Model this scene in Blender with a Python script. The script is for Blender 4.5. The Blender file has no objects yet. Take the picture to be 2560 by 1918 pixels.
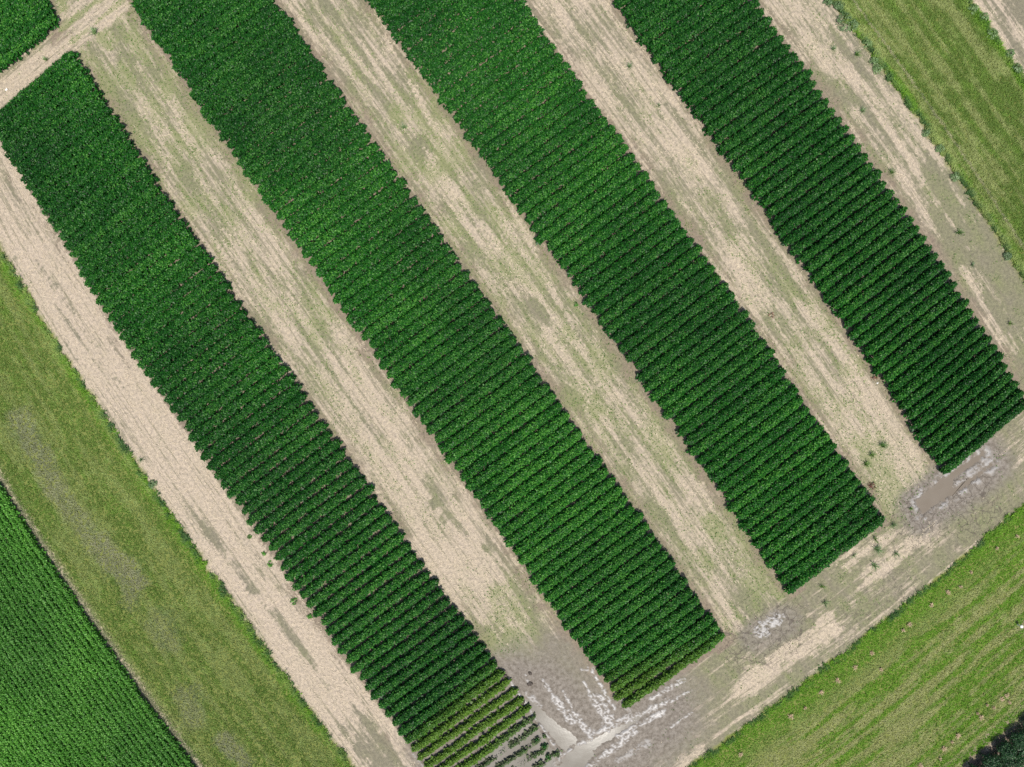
import bpy, math
import numpy as np

# ------------------------------------------------------------------ camera, sky, sun, exposure
PXM = 37.6                        # ground scale: photo pixels per metre below the camera
FPX = 1762.0                      # focal length in photo pixels (2560 wide)
CAMH = FPX / PXM                  # flying height of the camera, about 47 m
sc = bpy.context.scene
cam_d = bpy.data.cameras.new('camera')
cam_d.sensor_width = 36.0
cam_d.lens = 36.0 * FPX / 2560.0
cam_d.clip_start = 0.5
cam_d.clip_end = 3000.0
cam = bpy.data.objects.new('camera', cam_d)
sc.collection.objects.link(cam)
cam.location = (0, 0, CAMH)
cam.rotation_euler = (0, 0, 0)
sc.camera = cam

SUN_ELEV = 65.5                   # high summer sun
SUN_AZ = (0.23, -0.97)            # horizontal direction towards the sun (picture bottom, a little right)
wd = bpy.data.worlds.new('World'); sc.world = wd; wd.use_nodes = True
nt = wd.node_tree
bg = nt.nodes['Background']
sky = nt.nodes.new('ShaderNodeTexSky'); sky.sky_type = 'NISHITA'; sky.sun_disc = False
sky.sun_elevation = math.radians(SUN_ELEV)
sky.sun_rotation = math.atan2(SUN_AZ[0], SUN_AZ[1])
sky.air_density = 1.2; sky.dust_density = 2.5
nt.links.new(sky.outputs['Color'], bg.inputs['Color'])
bg.inputs['Strength'].default_value = 0.10
sun_d = bpy.data.lights.new('sun', 'SUN'); sun_d.energy = 4.2; sun_d.angle = math.radians(0.6)
sun_d.color = (1.0, 0.95, 0.87)
sun = bpy.data.objects.new('sun', sun_d); sc.collection.objects.link(sun)
ce = math.cos(math.radians(SUN_ELEV)); se = math.sin(math.radians(SUN_ELEV))
from mathutils import Vector
sdir = Vector((SUN_AZ[0] * ce, SUN_AZ[1] * ce, se)).normalized()
sun.rotation_euler = sdir.to_track_quat('Z', 'Y').to_euler()
sun.location = (0, 0, 80)
sc.view_settings.view_transform = 'Standard'
sc.view_settings.look = 'None'
sc.view_settings.exposure = 0.0
sc.view_settings.gamma = 1.0
sc.view_settings.use_curve_mapping = False
sc.render.engine = 'CYCLES'
sc.cycles.max_bounces = 6
sc.cycles.diffuse_bounces = 3
sc.cycles.glossy_bounces = 2
sc.cycles.transmission_bounces = 3
sc.cycles.use_denoising = False
sc.cycles.sample_clamp_indirect = 4.0

rng = np.random.default_rng(20240611)
COL = sc.collection

# ------------------------------------------------------------------ the field plan
# field coordinates: a = across the plots, v = along the plots (units of 1/37.6 m); surveyed from the photograph
K1, K2, TH, SK = 0.01416, 0.03803, -0.955615, 0.022657
def px2av(px, py):
    x = (px - 1280.0) / 1280.0; y = (959.0 - py) / 1280.0
    r2 = x * x + y * y; s = 1280.0 * (1 + K1 * r2 + K2 * r2 * r2)
    x = x * s; y = y * s
    return -(x * np.sin(TH) - y * np.cos(TH)), x * np.cos(TH + SK) + y * np.sin(TH + SK)
def av2xy(a, v):
    m = np.linalg.inv(np.array([[-np.sin(TH), np.cos(TH)], [np.cos(TH + SK), np.sin(TH + SK)]]))
    x = (m[0, 0] * a + m[0, 1] * v) / 1280.0; y = (m[1, 0] * a + m[1, 1] * v) / 1280.0
    ru = np.sqrt(x * x + y * y) + 1e-9
    rd = ru.copy() if hasattr(ru, 'copy') else ru
    for _ in range(12):
        f = rd * (1 + K1 * rd ** 2 + K2 * rd ** 4) - ru
        rd = rd - f / (1 + 3 * K1 * rd ** 2 + 5 * K2 * rd ** 4)
    q = rd / ru * 1280.0 / PXM
    return x * q, y * q
def px2xy(px, py): return (np.asarray(px, float) - 1280.0) / PXM, (959.0 - np.asarray(py, float)) / PXM
def xy2px(x, y): return x * PXM + 1280.0, 959.0 - y * PXM
ALONG = TH                        # direction of the plots on the ground
ROWPITCH = 28.65                  # 0.762 m
PLOTS = {1: (-745., -446.), 2: (-241., 68.), 3: (270., 579.), 4: (775., 1081.)}
GL = (-1253., -898.); GR = (1261., 1621.); VROAD = 853.; VG = 1060.; VH = 1573.; VTOP = -1416.; VTOP2 = -1520.

# ------------------------------------------------------------------ noise helpers
def hsh(ix, iy, seed):
    h = (ix.astype(np.int64) * 374761393 + iy.astype(np.int64) * 668265263 + seed * 974634777) & 0xFFFFFFFF
    h = ((h ^ (h >> 13)) * 1274126177) & 0xFFFFFFFF
    h = (h ^ (h >> 16)) & 0xFFFFFFFF
    return h / 4294967295.0
def vnoise(x, y, seed=0):
    x = np.asarray(x, float); y = np.asarray(y, float)
    ix = np.floor(x); iy = np.floor(y); fx = x - ix; fy = y - iy
    fx = fx * fx * (3 - 2 * fx); fy = fy * fy * (3 - 2 * fy)
    n00 = hsh(ix, iy, seed); n10 = hsh(ix + 1, iy, seed); n01 = hsh(ix, iy + 1, seed); n11 = hsh(ix + 1, iy + 1, seed)
    return (n00 * (1 - fx) + n10 * fx) * (1 - fy) + (n01 * (1 - fx) + n11 * fx) * fy
def fbm(x, y, seed=0, oct=4):
    t = 0; amp = .5; tot = 0
    for o in range(oct):
        t = t + amp * vnoise(x * 2 ** o + 17.3 * o, y * 2 ** o - 9.1 * o, seed + o * 31); tot += amp; amp *= .55
    return t / tot
def sstep(e0, e1, x):
    t = np.clip((x - e0) / (e1 - e0), 0, 1); return t * t * (3 - 2 * t)
def capsule(px, py, x0, y0, x1, y1):
    dx, dy = x1 - x0, y1 - y0; L2 = dx * dx + dy * dy + 1e-9
    t = np.clip(((px - x0) * dx + (py - y0) * dy) / L2, 0, 1)
    return np.hypot(px - x0 - t * dx, py - y0 - t * dy)
def polysd(px, py, poly):
    inside = np.zeros(px.shape, bool); d = np.full(px.shape, 1e9); n = len(poly)
    for i in range(n):
        x0, y0 = poly[i]; x1, y1 = poly[(i + 1) % n]
        d = np.minimum(d, capsule(px, py, x0, y0, x1, y1))
        if y0 != y1:
            c = ((y0 > py) != (y1 > py)) & (px < (x1 - x0) * (py - y0) / (y1 - y0) + x0)
            inside ^= c
    return np.where(inside, -d, d)

# ------------------------------------------------------------------ mesh helpers
def mesh(name, V, F, mat, attrs=None, smooth=False):
    V = np.ascontiguousarray(V, np.float32); F = np.ascontiguousarray(F, np.int32)
    me = bpy.data.meshes.new(name)
    nf, k = F.shape
    me.vertices.add(len(V)); me.vertices.foreach_set('co', V.ravel())
    me.loops.add(nf * k); me.loops.foreach_set('vertex_index', F.ravel())
    me.polygons.add(nf); me.polygons.foreach_set('loop_start', np.arange(0, nf * k, k, dtype=np.int32))
    me.polygons.foreach_set('use_smooth', np.full(nf, smooth))
    for an, arr in (attrs or {}).items():
        at = me.attributes.new(an, 'FLOAT', 'POINT'); at.data.foreach_set('value', np.ascontiguousarray(arr, np.float32))
    me.update(calc_edges=True)
    if mat: me.materials.append(mat)
    return me
def link(name, me, parent=None, loc=(0, 0, 0), **props):
    o = bpy.data.objects.new(name, me); COL.objects.link(o); o.location = loc
    if parent: o.parent = parent
    for k, val in props.items(): o[k] = val
    return o
def empty(name, loc, label, cat, group=None):
    o = bpy.data.objects.new(name, None); COL.objects.link(o); o.location = loc; o.empty_display_size = .2
    o['label'] = label; o['category'] = cat
    if group: o['group'] = group
    return o

# ------------------------------------------------------------------ material helpers
class NT:
    def __init__(s, name):
        s.m = bpy.data.materials.new(name); s.m.use_nodes = True; s.t = s.m.node_tree
        s.b = s.t.nodes['Principled BSDF']; s.out = s.t.nodes['Material Output']
    def n(s, typ, **kw):
        nd = s.t.nodes.new(typ)
        for k, v in kw.items(): setattr(nd, k, v)
        return nd
    def l(s, a, b): s.t.links.new(a, b)
    def attr(s, name): return s.n('ShaderNodeAttribute', attribute_name=name).outputs['Fac']
    def math(s, op, a, b=None, c=None, clamp=False):
        nd = s.n('ShaderNodeMath', operation=op, use_clamp=clamp)
        for i, x in enumerate((a, b, c)):
            if x is None: continue
            if isinstance(x, (int, float)): nd.inputs[i].default_value = x
            else: s.l(x, nd.inputs[i])
        return nd.outputs[0]
    def mix(s, f, a, b, blend='MIX'):
        nd = s.n('ShaderNodeMix', data_type='RGBA', blend_type=blend)
        for i, x in ((0, f), (6, a), (7, b)):
            if isinstance(x, (int, float)): nd.inputs[i].default_value = x
            elif isinstance(x, tuple): nd.inputs[i].default_value = (*x, 1)
            else: s.l(x, nd.inputs[i])
        return nd.outputs[2]
    def smooth(s, x, lo, hi):
        nd = s.n('ShaderNodeMapRange', interpolation_type='SMOOTHSTEP')
        s.l(x, nd.inputs[0]); nd.inputs[1].default_value = lo; nd.inputs[2].default_value = hi
        return nd.outputs[0]
    def pos(s): return s.n('ShaderNodeNewGeometry').outputs['Position']
    def noise(s, vec, scale, detail=3, rough=.55, out='Fac'):
        nd = s.n('ShaderNodeTexNoise'); s.l(vec, nd.inputs['Vector'])
        nd.inputs['Scale'].default_value = scale; nd.inputs['Detail'].default_value = detail; nd.inputs['Roughness'].default_value = rough
        return nd.outputs[out]
    def fieldvec(s, ka, kv):
        c = s.n('ShaderNodeCombineXYZ'); s.l(s.math('MULTIPLY', s.attr('ac'), ka), c.inputs[0]); s.l(s.math('MULTIPLY', s.attr('vc'), kv), c.inputs[1])
        return c.outputs[0]
    def streakvec(s, ang, stretch):
        r = s.n('ShaderNodeVectorRotate', rotation_type='Z_AXIS'); s.l(s.pos(), r.inputs['Vector']); r.inputs['Angle'].default_value = -ang
        m = s.n('ShaderNodeVectorMath', operation='MULTIPLY'); s.l(r.outputs[0], m.inputs[0]); m.inputs[1].default_value = (1 / stretch, 1, 1)
        return m.outputs[0]

def soil_nodes(N):
    """bare field soil: dry tan crust with straw, damp grey soil, green seedling film, turf soil"""
    tan, green, turf, road, brown = (N.attr(k) for k in ('tan', 'green', 'turf', 'road', 'brown'))
    p = N.pos()
    # wheel lines and drill lines follow the plots (or the track) over their full length
    va, vb = N.fieldvec(1.0, .05), N.fieldvec(.05, 1.0)
    st = N.mix(road, N.noise(va, 2.3, 5, .62), N.noise(vb, 2.3, 5, .62))
    fa = N.mix(road, N.noise(N.streakvec(ALONG, 2.6), 4.4, 6, .78), N.noise(N.streakvec(ALONG + math.pi / 2, 3.2), 4.4, 6, .78))
    fine = N.noise(p, 5.0, 6, .78); grit = N.noise(p, 14, 3, .7); big = N.noise(N.streakvec(ALONG, 2.0), 1.2, 4, .6)
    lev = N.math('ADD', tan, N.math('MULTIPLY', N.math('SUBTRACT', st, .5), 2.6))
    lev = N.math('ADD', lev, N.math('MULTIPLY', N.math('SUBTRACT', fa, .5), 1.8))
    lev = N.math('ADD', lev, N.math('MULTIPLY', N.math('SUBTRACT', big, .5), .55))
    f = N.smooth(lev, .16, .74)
    damp = N.mix(grit, (.165, .15, .105), (.285, .262, .195))
    damp = N.mix(N.math('MULTIPLY', green, 1.25, clamp=True), damp, N.mix(grit, (.155, .165, .082), (.275, .285, .155)))
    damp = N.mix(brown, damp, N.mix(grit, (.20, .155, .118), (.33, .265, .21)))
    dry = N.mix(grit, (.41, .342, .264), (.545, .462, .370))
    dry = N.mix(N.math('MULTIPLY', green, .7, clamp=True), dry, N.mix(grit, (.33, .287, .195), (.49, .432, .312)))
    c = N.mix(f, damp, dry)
    spk = N.smooth(N.noise(p, 4.6, 4, .7), .585, .67)
    c = N.mix(N.math('MULTIPLY', spk, .5), c, (.17, .145, .11))
    c = N.mix(1.0, c, N.mix(N.smooth(N.noise(p, 5.2, 5, .8), .3, .68), (.64, .645, .66), (1.18, 1.165, 1.13)), 'MULTIPLY')
    la = N.noise(N.fieldvec(1.0, .022), 5.2, 2, .5); lb = N.noise(N.fieldvec(.022, 1.0), 5.2, 2, .5)
    ln = N.smooth(N.mix(road, la, lb), .56, .64)
    c = N.mix(N.math('MULTIPLY', N.math('MULTIPLY', ln, .9), N.smooth(fa, .36, .60)), c, N.mix(grit, (.16, .15, .095), (.25, .225, .16)))
    g = N.smooth(N.math('ADD', N.noise(p, 6.5, 5, .8), N.math('MULTIPLY', N.math('SUBTRACT', green, .5), .62)), .54, .74)
    c = N.mix(N.math('MULTIPLY', g, .6), c, N.mix(grit, (.17, .19, .085), (.31, .32, .16)))
    tcol = N.mix(fine, (.12, .155, .032), (.24, .26, .08))
    c = N.mix(turf, c, tcol)
    return c, fine, grit, lev

def make_ground_mat():
    N = NT('field_soil')
    c, fine, grit, lev = soil_nodes(N)
    N.l(c, N.b.inputs['Base Color']); N.b.inputs['Roughness'].default_value = .9
    N.b.inputs['Specular IOR Level'].default_value = .2
    bp = N.n('ShaderNodeBump'); bp.inputs['Strength'].default_value = .55; bp.inputs['Distance'].default_value = .05
    N.l(N.math('ADD', fine, N.math('MULTIPLY', grit, .6)), bp.inputs['Height']); N.l(bp.outputs[0], N.b.inputs['Normal'])
    return N.m
def make_mud_mat():
    N = NT('wet_field_mud')
    c, fine, grit, lev = soil_nodes(N)
    mud, wet, crack = N.attr('mud'), N.attr('wet'), N.attr('crack')
    p = N.pos()
    mc = N.mix(N.smooth(N.noise(p, 3.6, 6, .75), .3, .7), (.135, .115, .092), (.285, .255, .22))
    c = N.mix(mud, c, mc)
    c = N.mix(wet, c, N.mix(fine, (.30, .285, .27), (.42, .41, .40)))  # wet lumps: sun glint painted in as a pale mud tint
    vo = N.n('ShaderNodeTexVoronoi', feature='DISTANCE_TO_EDGE'); wv = N.n('ShaderNodeVectorMath', operation='MULTIPLY_ADD'); N.l(N.noise(p, 1.6, 3, .6, 'Color'), wv.inputs[0]); wv.inputs[1].default_value = (.9, .9, 0); N.l(p, wv.inputs[2]); N.l(wv.outputs[0], vo.inputs['Vector']); vo.inputs['Scale'].default_value = 1.7
    cr = N.math('MULTIPLY', N.math('SUBTRACT', 1.0, N.smooth(vo.outputs['Distance'], .0, .045)), N.math('MULTIPLY', crack, .8))
    c = N.mix(cr, c, (.10, .085, .07))
    N.l(c, N.b.inputs['Base Color'])
    N.l(N.math('SUBTRACT', .88, N.math('MULTIPLY', wet, .50)), N.b.inputs['Roughness'])
    N.l(N.math('ADD', .2, N.math('MULTIPLY', wet, .45)), N.b.inputs['Specular IOR Level'])
    bp = N.n('ShaderNodeBump'); bp.inputs['Strength'].default_value = .5; bp.inputs['Distance'].default_value = .04
    N.l(N.math('ADD', fine, N.math('SUBTRACT', N.math('MULTIPLY', grit, .6), cr)), bp.inputs['Height']); N.l(bp.outputs[0], N.b.inputs['Normal'])
    return N.m
def make_leaf_mat(name, dark, mid, light, yellow=(.165, .285, .028), dead=(.20, .19, .13), rough=.42, spec=.5, transl=.22):
    N = NT(name)
    rnd, yel, ded = N.attr('rnd'), N.attr('yel'), N.attr('dead')
    p = N.pos()
    r = N.math('ADD', rnd, N.math('MULTIPLY', N.math('SUBTRACT', N.noise(p, .35, 3, .5), .5), .5))
    c = N.mix(N.smooth(r, .05, .6), dark, mid)
    c = N.mix(N.smooth(r, .66, 1.0), c, light)
    c = N.mix(1.0, c, N.mix(N.smooth(N.noise(p, .075, 3, .5), .35, .68), (.78, .80, .86), (1.22, 1.2, 1.05)), 'MULTIPLY')
    y2 = N.mix(rnd, (yellow[0] * .6, yellow[1] * .62, yellow[2] * .7), (yellow[0] * 1.15, yellow[1] * 1.12, yellow[2] * 1.4))
    c = N.mix(yel, c, y2)
    c = N.mix(ded, c, N.mix(rnd, tuple(x * .5 for x in dead), tuple(x * 1.5 for x in dead)))
    N.l(c, N.b.inputs['Base Color']); N.b.inputs['Roughness'].default_value = rough; N.b.inputs['Specular IOR Level'].default_value = spec
    tr = N.n('ShaderNodeBsdfTranslucent'); tc = N.mix(.5, c, (mid[0] * 1.4, mid[1] * 1.6, mid[2] * .7)); N.l(tc, tr.inputs[0])
    mx = N.n('ShaderNodeMixShader'); mx.inputs[0].default_value = transl
    N.l(N.b.outputs[0], mx.inputs[1]); N.l(tr.outputs[0], mx.inputs[2]); N.l(mx.outputs[0], N.out.inputs[0])
    return N.m
def make_grass_mat():
    N = NT('meadow_grass')
    rnd, dry, lush, grey = (N.attr(k) for k in ('rnd', 'dry', 'lush', 'grey'))
    c = N.mix(rnd, (.095, .175, .026), (.24, .365, .08))
    c = N.mix(lush, c, N.mix(rnd, (.10, .25, .02), (.28, .52, .055)))
    c = N.mix(dry, c, N.mix(rnd, (.31, .35, .12), (.60, .61, .30)))
    c = N.mix(grey, c, N.mix(rnd, (.28, .265, .18), (.46, .43, .33)))
    c = N.mix(N.attr('fringe'), c, N.mix(rnd, (.05, .125, .04), (.13, .25, .085)))
    N.l(c, N.b.inputs['Base Color']); N.b.inputs['Roughness'].default_value = .6; N.b.inputs['Specular IOR Level'].default_value = .3
    tr = N.n('ShaderNodeBsdfTranslucent'); N.l(c, tr.inputs[0])
    mx = N.n('ShaderNodeMixShader'); mx.inputs[0].default_value = .2
    N.l(N.b.outputs[0], mx.inputs[1]); N.l(tr.outputs[0], mx.inputs[2]); N.l(mx.outputs[0], N.out.inputs[0])
    return N.m
def plain(name, c0, c1, scale=20, rough=.7, spec=.3):
    N = NT(name); N.l(N.mix(N.noise(N.pos(), scale, 4, .6), c0, c1), N.b.inputs['Base Color'])
    N.b.inputs['Roughness'].default_value = rough; N.b.inputs['Specular IOR Level'].default_value = spec
    return N.m
def make_water(name, c0, c1, rough):
    N = NT(name); p = N.pos()
    N.l(N.mix(N.smooth(N.noise(p, .45, 3, .5), .35, .65), c0, c1), N.b.inputs['Base Color'])
    N.b.inputs['Roughness'].default_value = rough; N.b.inputs['IOR'].default_value = 1.33
    bp = N.n('ShaderNodeBump'); bp.inputs['Strength'].default_value = .03; bp.inputs['Distance'].default_value = .02
    N.l(N.noise(p, 5, 2, .5), bp.inputs['Height']); N.l(bp.outputs[0], N.b.inputs['Normal'])
    return N.m

M_SOIL = make_ground_mat(); M_MUD = make_mud_mat(); M_GRASS = make_grass_mat()
M_SOY = make_leaf_mat('soybean_leaf', (.008, .056, .009), (.016, .118, .012), (.075, .25, .036), rough=.42, spec=.22)
M_SOY2 = make_leaf_mat('drilled_soybean_leaf', (.050, .175, .020), (.092, .285, .038), (.19, .44, .085), rough=.45, spec=.22)
M_STEM = plain('plant_stem', (.035, .045, .015), (.09, .085, .04), 25)
M_WEED = make_leaf_mat('weed_blade', (.06, .15, .03), (.11, .22, .05), (.2, .33, .09))
M_BLUE = make_leaf_mat('greyish_weed_leaf', (.10, .18, .07), (.16, .26, .11), (.25, .37, .17))
M_SHRUB = make_leaf_mat('shrub_leaf', (.010, .042, .014), (.02, .075, .024), (.06, .15, .055))
M_STRAW = plain('straw', (.52, .43, .30), (.74, .65, .50), 3.0, .8, .2)
M_DRYGR = plain('dead_grass_blade', (.42, .31, .19), (.66, .52, .36), 4.0, .8, .2)
M_CLOD = plain('dark_wet_clod', (.045, .036, .028), (.10, .08, .065), 12, .6, .4)
M_WATER = make_water('silty_flood_water', (.155, .142, .118), (.215, .203, .178), .07)
M_WATER2 = make_water('brown_puddle_water', (.19, .16, .125), (.215, .185, .15), .06)
M_WHITE = plain('white_plastic', (.72, .70, .66), (.82, .80, .76), 8, .45, .4)
M_REDW = make_leaf_mat('reddish_weed_leaf', (.10, .035, .02), (.20, .075, .045), (.28, .13, .08), transl=.1)

# ------------------------------------------------------------------ where the soil is dry, damp, green, grassy or darkened as in shade
def pw(v, xs, ys): return np.interp(v, xs, ys)
DRY = [  # dry tan (+) or damp grey (-) places: x0,y0,x1,y1,radius,amount  (survey marks on the plan)
    (1850, 1725, 2070, 1560, 22, .75), (1985, 1640, 2080, 1575, 26, .3), (2290, 1345, 2330, 1310, 24, .8), (2260, 1370, 2180, 1430, 22, .5),
    (2090, 1395, 2170, 1360, 26, .35), (2235, 1330, 2120, 1405, 14, .4), (1745, 1880, 1640, 1960, 16, .7), (2330, 1460, 2510, 1300, 8, .6),
    (2060, 1680, 2240, 1540, 8, .55), (1890, 1640, 1960, 1625, 30, .35),
    (1880, 1600, 1980, 1560, 40, -.5), (2150, 1540, 2230, 1480, 30, -.35), (2300, 1290, 2480, 1180, 46, -.5), (2420, 1340, 2520, 1270, 26, -.4),
    (1720, 1850, 1900, 1740, 16, -.3), (1560, 1820, 1800, 1700, 40, -.3),
    (520, 1320, 640, 1480, 9, -.5), (505, 1310, 545, 1365, 8, -.6), (690, 1530, 790, 1660, 8, -.42), (620, 1470, 760, 1640, 5, -.6), (900, 1830, 960, 1900, 46, -.62),
    (165, 860, 185, 900, 7, -.7), (90, 650, 330, 1000, 3, -.4), (30, 640, 60, 690, 5, -.4),
    (1085, 1250, 1090, 1262, 9, -1.), (1210, 1368, 1220, 1380, 8, -1.), (985, 1290, 1020, 1340, 6, -.6), (880, 1190, 950, 1280, 6, -.8),
    (1210, 1580, 1245, 1620, 22, -.6), (900, 1320, 1130, 1420, 55, .35), (1110, 1290, 1115, 1300, 10, -.6),
    (1050, 360, 1055, 385, 16, -.8), (1330, 760, 1365, 800, 14, -.6), (1100, 410, 1130, 440, 10, -.5), (1420, 985, 1440, 1005, 16, -.6), (1350, 900, 1345, 890, 10, -.5),
    (1255, 470, 1500, 960, 4, .6), (930, 20, 1090, 330, 4, .7), (1060, 370, 1240, 640, 4, .6), (1290, 700, 1480, 1000, 10, .35),
    (1560, 0, 1700, 240, 20, .35), (1460, 260, 1620, 480, 26, .35), (1750, 420, 1860, 560, 14, .3), (1840, 640, 1900, 760, 16, .4), (2140, 980, 2280, 1180, 30, .45),
    (2030, 190, 2100, 260, 26, -.4), (2150, 240, 2520, 820, 8, -.55), (2075, 70, 2160, 200, 7, -.6), (2330, 430, 2480, 640, 26, -.6), (2450, 600, 2560, 780, 30, -.5),
    (2120, 180, 2290, 420, 12, .5), (2060, 160, 2010, 100, 20, .3), (2230, 380, 2320, 520, 20, .35), (2420, 670, 2450, 720, 16, .6), (2470, 800, 2500, 850, 10, .4),
    (2430, -10, 2560, 220, 14, .9), (2490, -10, 2570, 110, 6, .5), (2540, -10, 2600, 60, 26, -.9), (2480, 10, 2560, 140, 5, -.4),
    (470, 100, 520, 160, 10, -.5), (290, 70, 330, 150, 9, -.5), (460, 420, 490, 470, 14, -.5), (300, 20, 40, 220, 16, .45), (0, 240, 120, 150, 24, .3),
]
GREENS = [(150, 75, 265, -15, 6, 1.0), (178, 108, 310, -2, 5, 1.0), (85, 122, 130, 85, 4, .7), (95, 135, 150, 95, 3, .5), (245, 85, 275, 120, 6, .8), (300, 160, 335, 210, 6, .6),
          (150, 0, 165, 60, 10, .5), (980, 760, 1010, 800, 8, .4), (1250, 1500, 1330, 1640, 30, .5), (1220, 1600, 1240, 1620, 18, .5), (1790, 1310, 1860, 1420, 36, .35),
          (2150, 1150, 2250, 1260, 50, .3), (1415, 820, 1430, 840, 6, .8), (1480, 1020, 1490, 1040, 6, .7), (2100, 850, 2170, 960, 3, .8), (2090, 310, 2200, 480, 3, .8)]
def survey(px, py):
    a, v = px2av(px, py)
    wob = (fbm(px / 23., py / 23., 5) - .5)
    base = np.full(px.shape, .45); green = np.full(px.shape, .18); brown = np.zeros(px.shape)
    def setin(m, b, g=None):
        nonlocal base, green
        base = np.where(m, b, base)
        if g is not None: green = np.where(m, g, green)
    m0 = (a < -700); setin(m0, pw(v, [-1400, -1100, 430, 600, 700], [.62, .88, .88, .45, .1]), pw(v, [-1400, -1000, -900], [.2, .12, .08]))
    m1 = (a >= -460) & (a < -225); setin(m1, pw(v, [-1410, -1000, -600, -100, 200, 350, 470, 530, 590], [.40, .40, .48, .60, .76, .66, .50, .35, .05]), pw(v, [-1400, -700, -100, 250, 400, 520, 580], [.66, .58, .44, .34, .55, .6, .1]))
    m2 = (a >= 50) & (a < 285); setin(m2, pw(v, [-1200, -400, 300, 850], [.46, .42, .42, .40]), pw(v, [-1200, -600, 0, 850], [.42, .6, .6, .55]))
    m3 = (a >= 560) & (a < 790); setin(m3, pw(v, [-900, -300, 300, 760, 860], [.54, .52, .48, .56, .3]), pw(v, [-900, -300, 200, 800], [.26, .38, .5, .58]))
    m4 = (a >= 1060) & (a < 1275); setin(m4, pw(v, [-600, -200, 50, 300, 800], [.55, .52, .45, .28, .2]), .34)
    m5 = a > 1600; setin(m5, .35, .05)
    road = sstep(VROAD - 12, VROAD + 6, v + wob * 20) * (v < VG + 40)
    base = base * (1 - road) + road * .22; green = green * (1 - road) + road * .32
    lane = (v < VTOP + 12) & (v > VTOP2 - 8) & (a < -246)
    base = np.where(lane, .70, base); green = np.where(lane, .30, green)
    roaddir = np.maximum(road, lane * 1.0)
    n1 = fbm(a / 11., v / 110., 11); n2 = fbm(a / 36., v / 100., 12)
    r1 = fbm(a / 120., v / 9., 13); r2 = fbm(a / 90., v / 34., 14)
    base = base + (1 - roaddir) * (.8 * (n1 - .5) + .8 * (n2 - .5)) + roaddir * (.8 * (r1 - .5) + .7 * (r2 - .5))
    green = green + .9 * (fbm(a / 16., v / 60., 21) - .5) + .5 * (fbm(a / 50., v / 60., 22) - .5)
    for x0, y0, x1, y1, r, amt in DRY:
        d = capsule(px, py, x0, y0, x1, y1) + wob * r * 2.2 + (np.where(roaddir > .5, r1, n1) - .5) * min(r, 14) * 2.4
        base = base + amt * (.65 + .7 * n2) * (1 - sstep(r * .2, r * 1.7, d))
    for x0, y0, x1, y1, r, amt in GREENS:
        d = capsule(px, py, x0, y0, x1, y1) + wob * r
        green = green + amt * .7 * (1 - sstep(r * .5, r * 1.8, d))
    # darker, browner margin beside the crop
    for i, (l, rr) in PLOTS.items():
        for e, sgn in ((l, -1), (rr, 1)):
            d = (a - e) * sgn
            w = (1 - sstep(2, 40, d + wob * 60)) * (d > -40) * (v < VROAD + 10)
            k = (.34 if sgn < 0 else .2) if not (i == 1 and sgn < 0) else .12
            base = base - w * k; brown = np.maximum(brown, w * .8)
        ins = (a > l) & (a < rr) & (v < VROAD) & ((v > VTOP) | (i > 1))
        base = np.where(ins, -.25, base); brown = np.where(ins, .7, brown); green = np.where(ins, 0, green)  # soil under the rows: moist brown, with canopy shade darkened into its colour
    w8 = wob * 22
    turf = sstep(-5, 5, -(a - GL[1]) + w8) * sstep(-6, 6, a - GL[0] + w8 * .5) * (v > -1400)
    turf = np.maximum(turf, sstep(-5, 5, a - GR[0] + w8) * sstep(-6, 6, GR[1] - a + w8) * (v < 900))
    turf = np.maximum(turf, sstep(-5, 5, v - VG + w8) * sstep(-8, 8, VH - 10 - v))
    field = sstep(-4, 4, GL[0] - 6 - a)
    base = np.where(field > .5, .2, base)
    bl = sstep(22, 4, np.abs(a - GL[0] - 8)) * (a < -1100); brown = np.maximum(brown, bl); base = base + .25 * bl; turf = turf * (1 - bl * .8)
    bh = sstep(40, 10, np.abs(v - VH + 25)); brown = np.maximum(brown, bh); turf = turf * (1 - .8 * bh); base = base - .55 * bh; brown = np.maximum(brown, (v > VH) * 1.0); base = np.where(v > VH + 5, -.6, base)  # brown bank; under the shrubs the soil colour is darkened as shade
    mk = 1 - sstep(14, 26, np.hypot(px - 2556, py - 1566) + wob * 10); turf = turf * (1 - mk); brown = np.maximum(brown, mk); base = base - mk * .3
    return dict(tan=np.clip(base, -.3, 1.2), green=np.clip(green, 0, 1.2), turf=np.clip(turf, 0, 1), road=roaddir, brown=np.clip(brown, 0, 1), ac=a / PXM, vc=v / PXM), a, v

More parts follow.
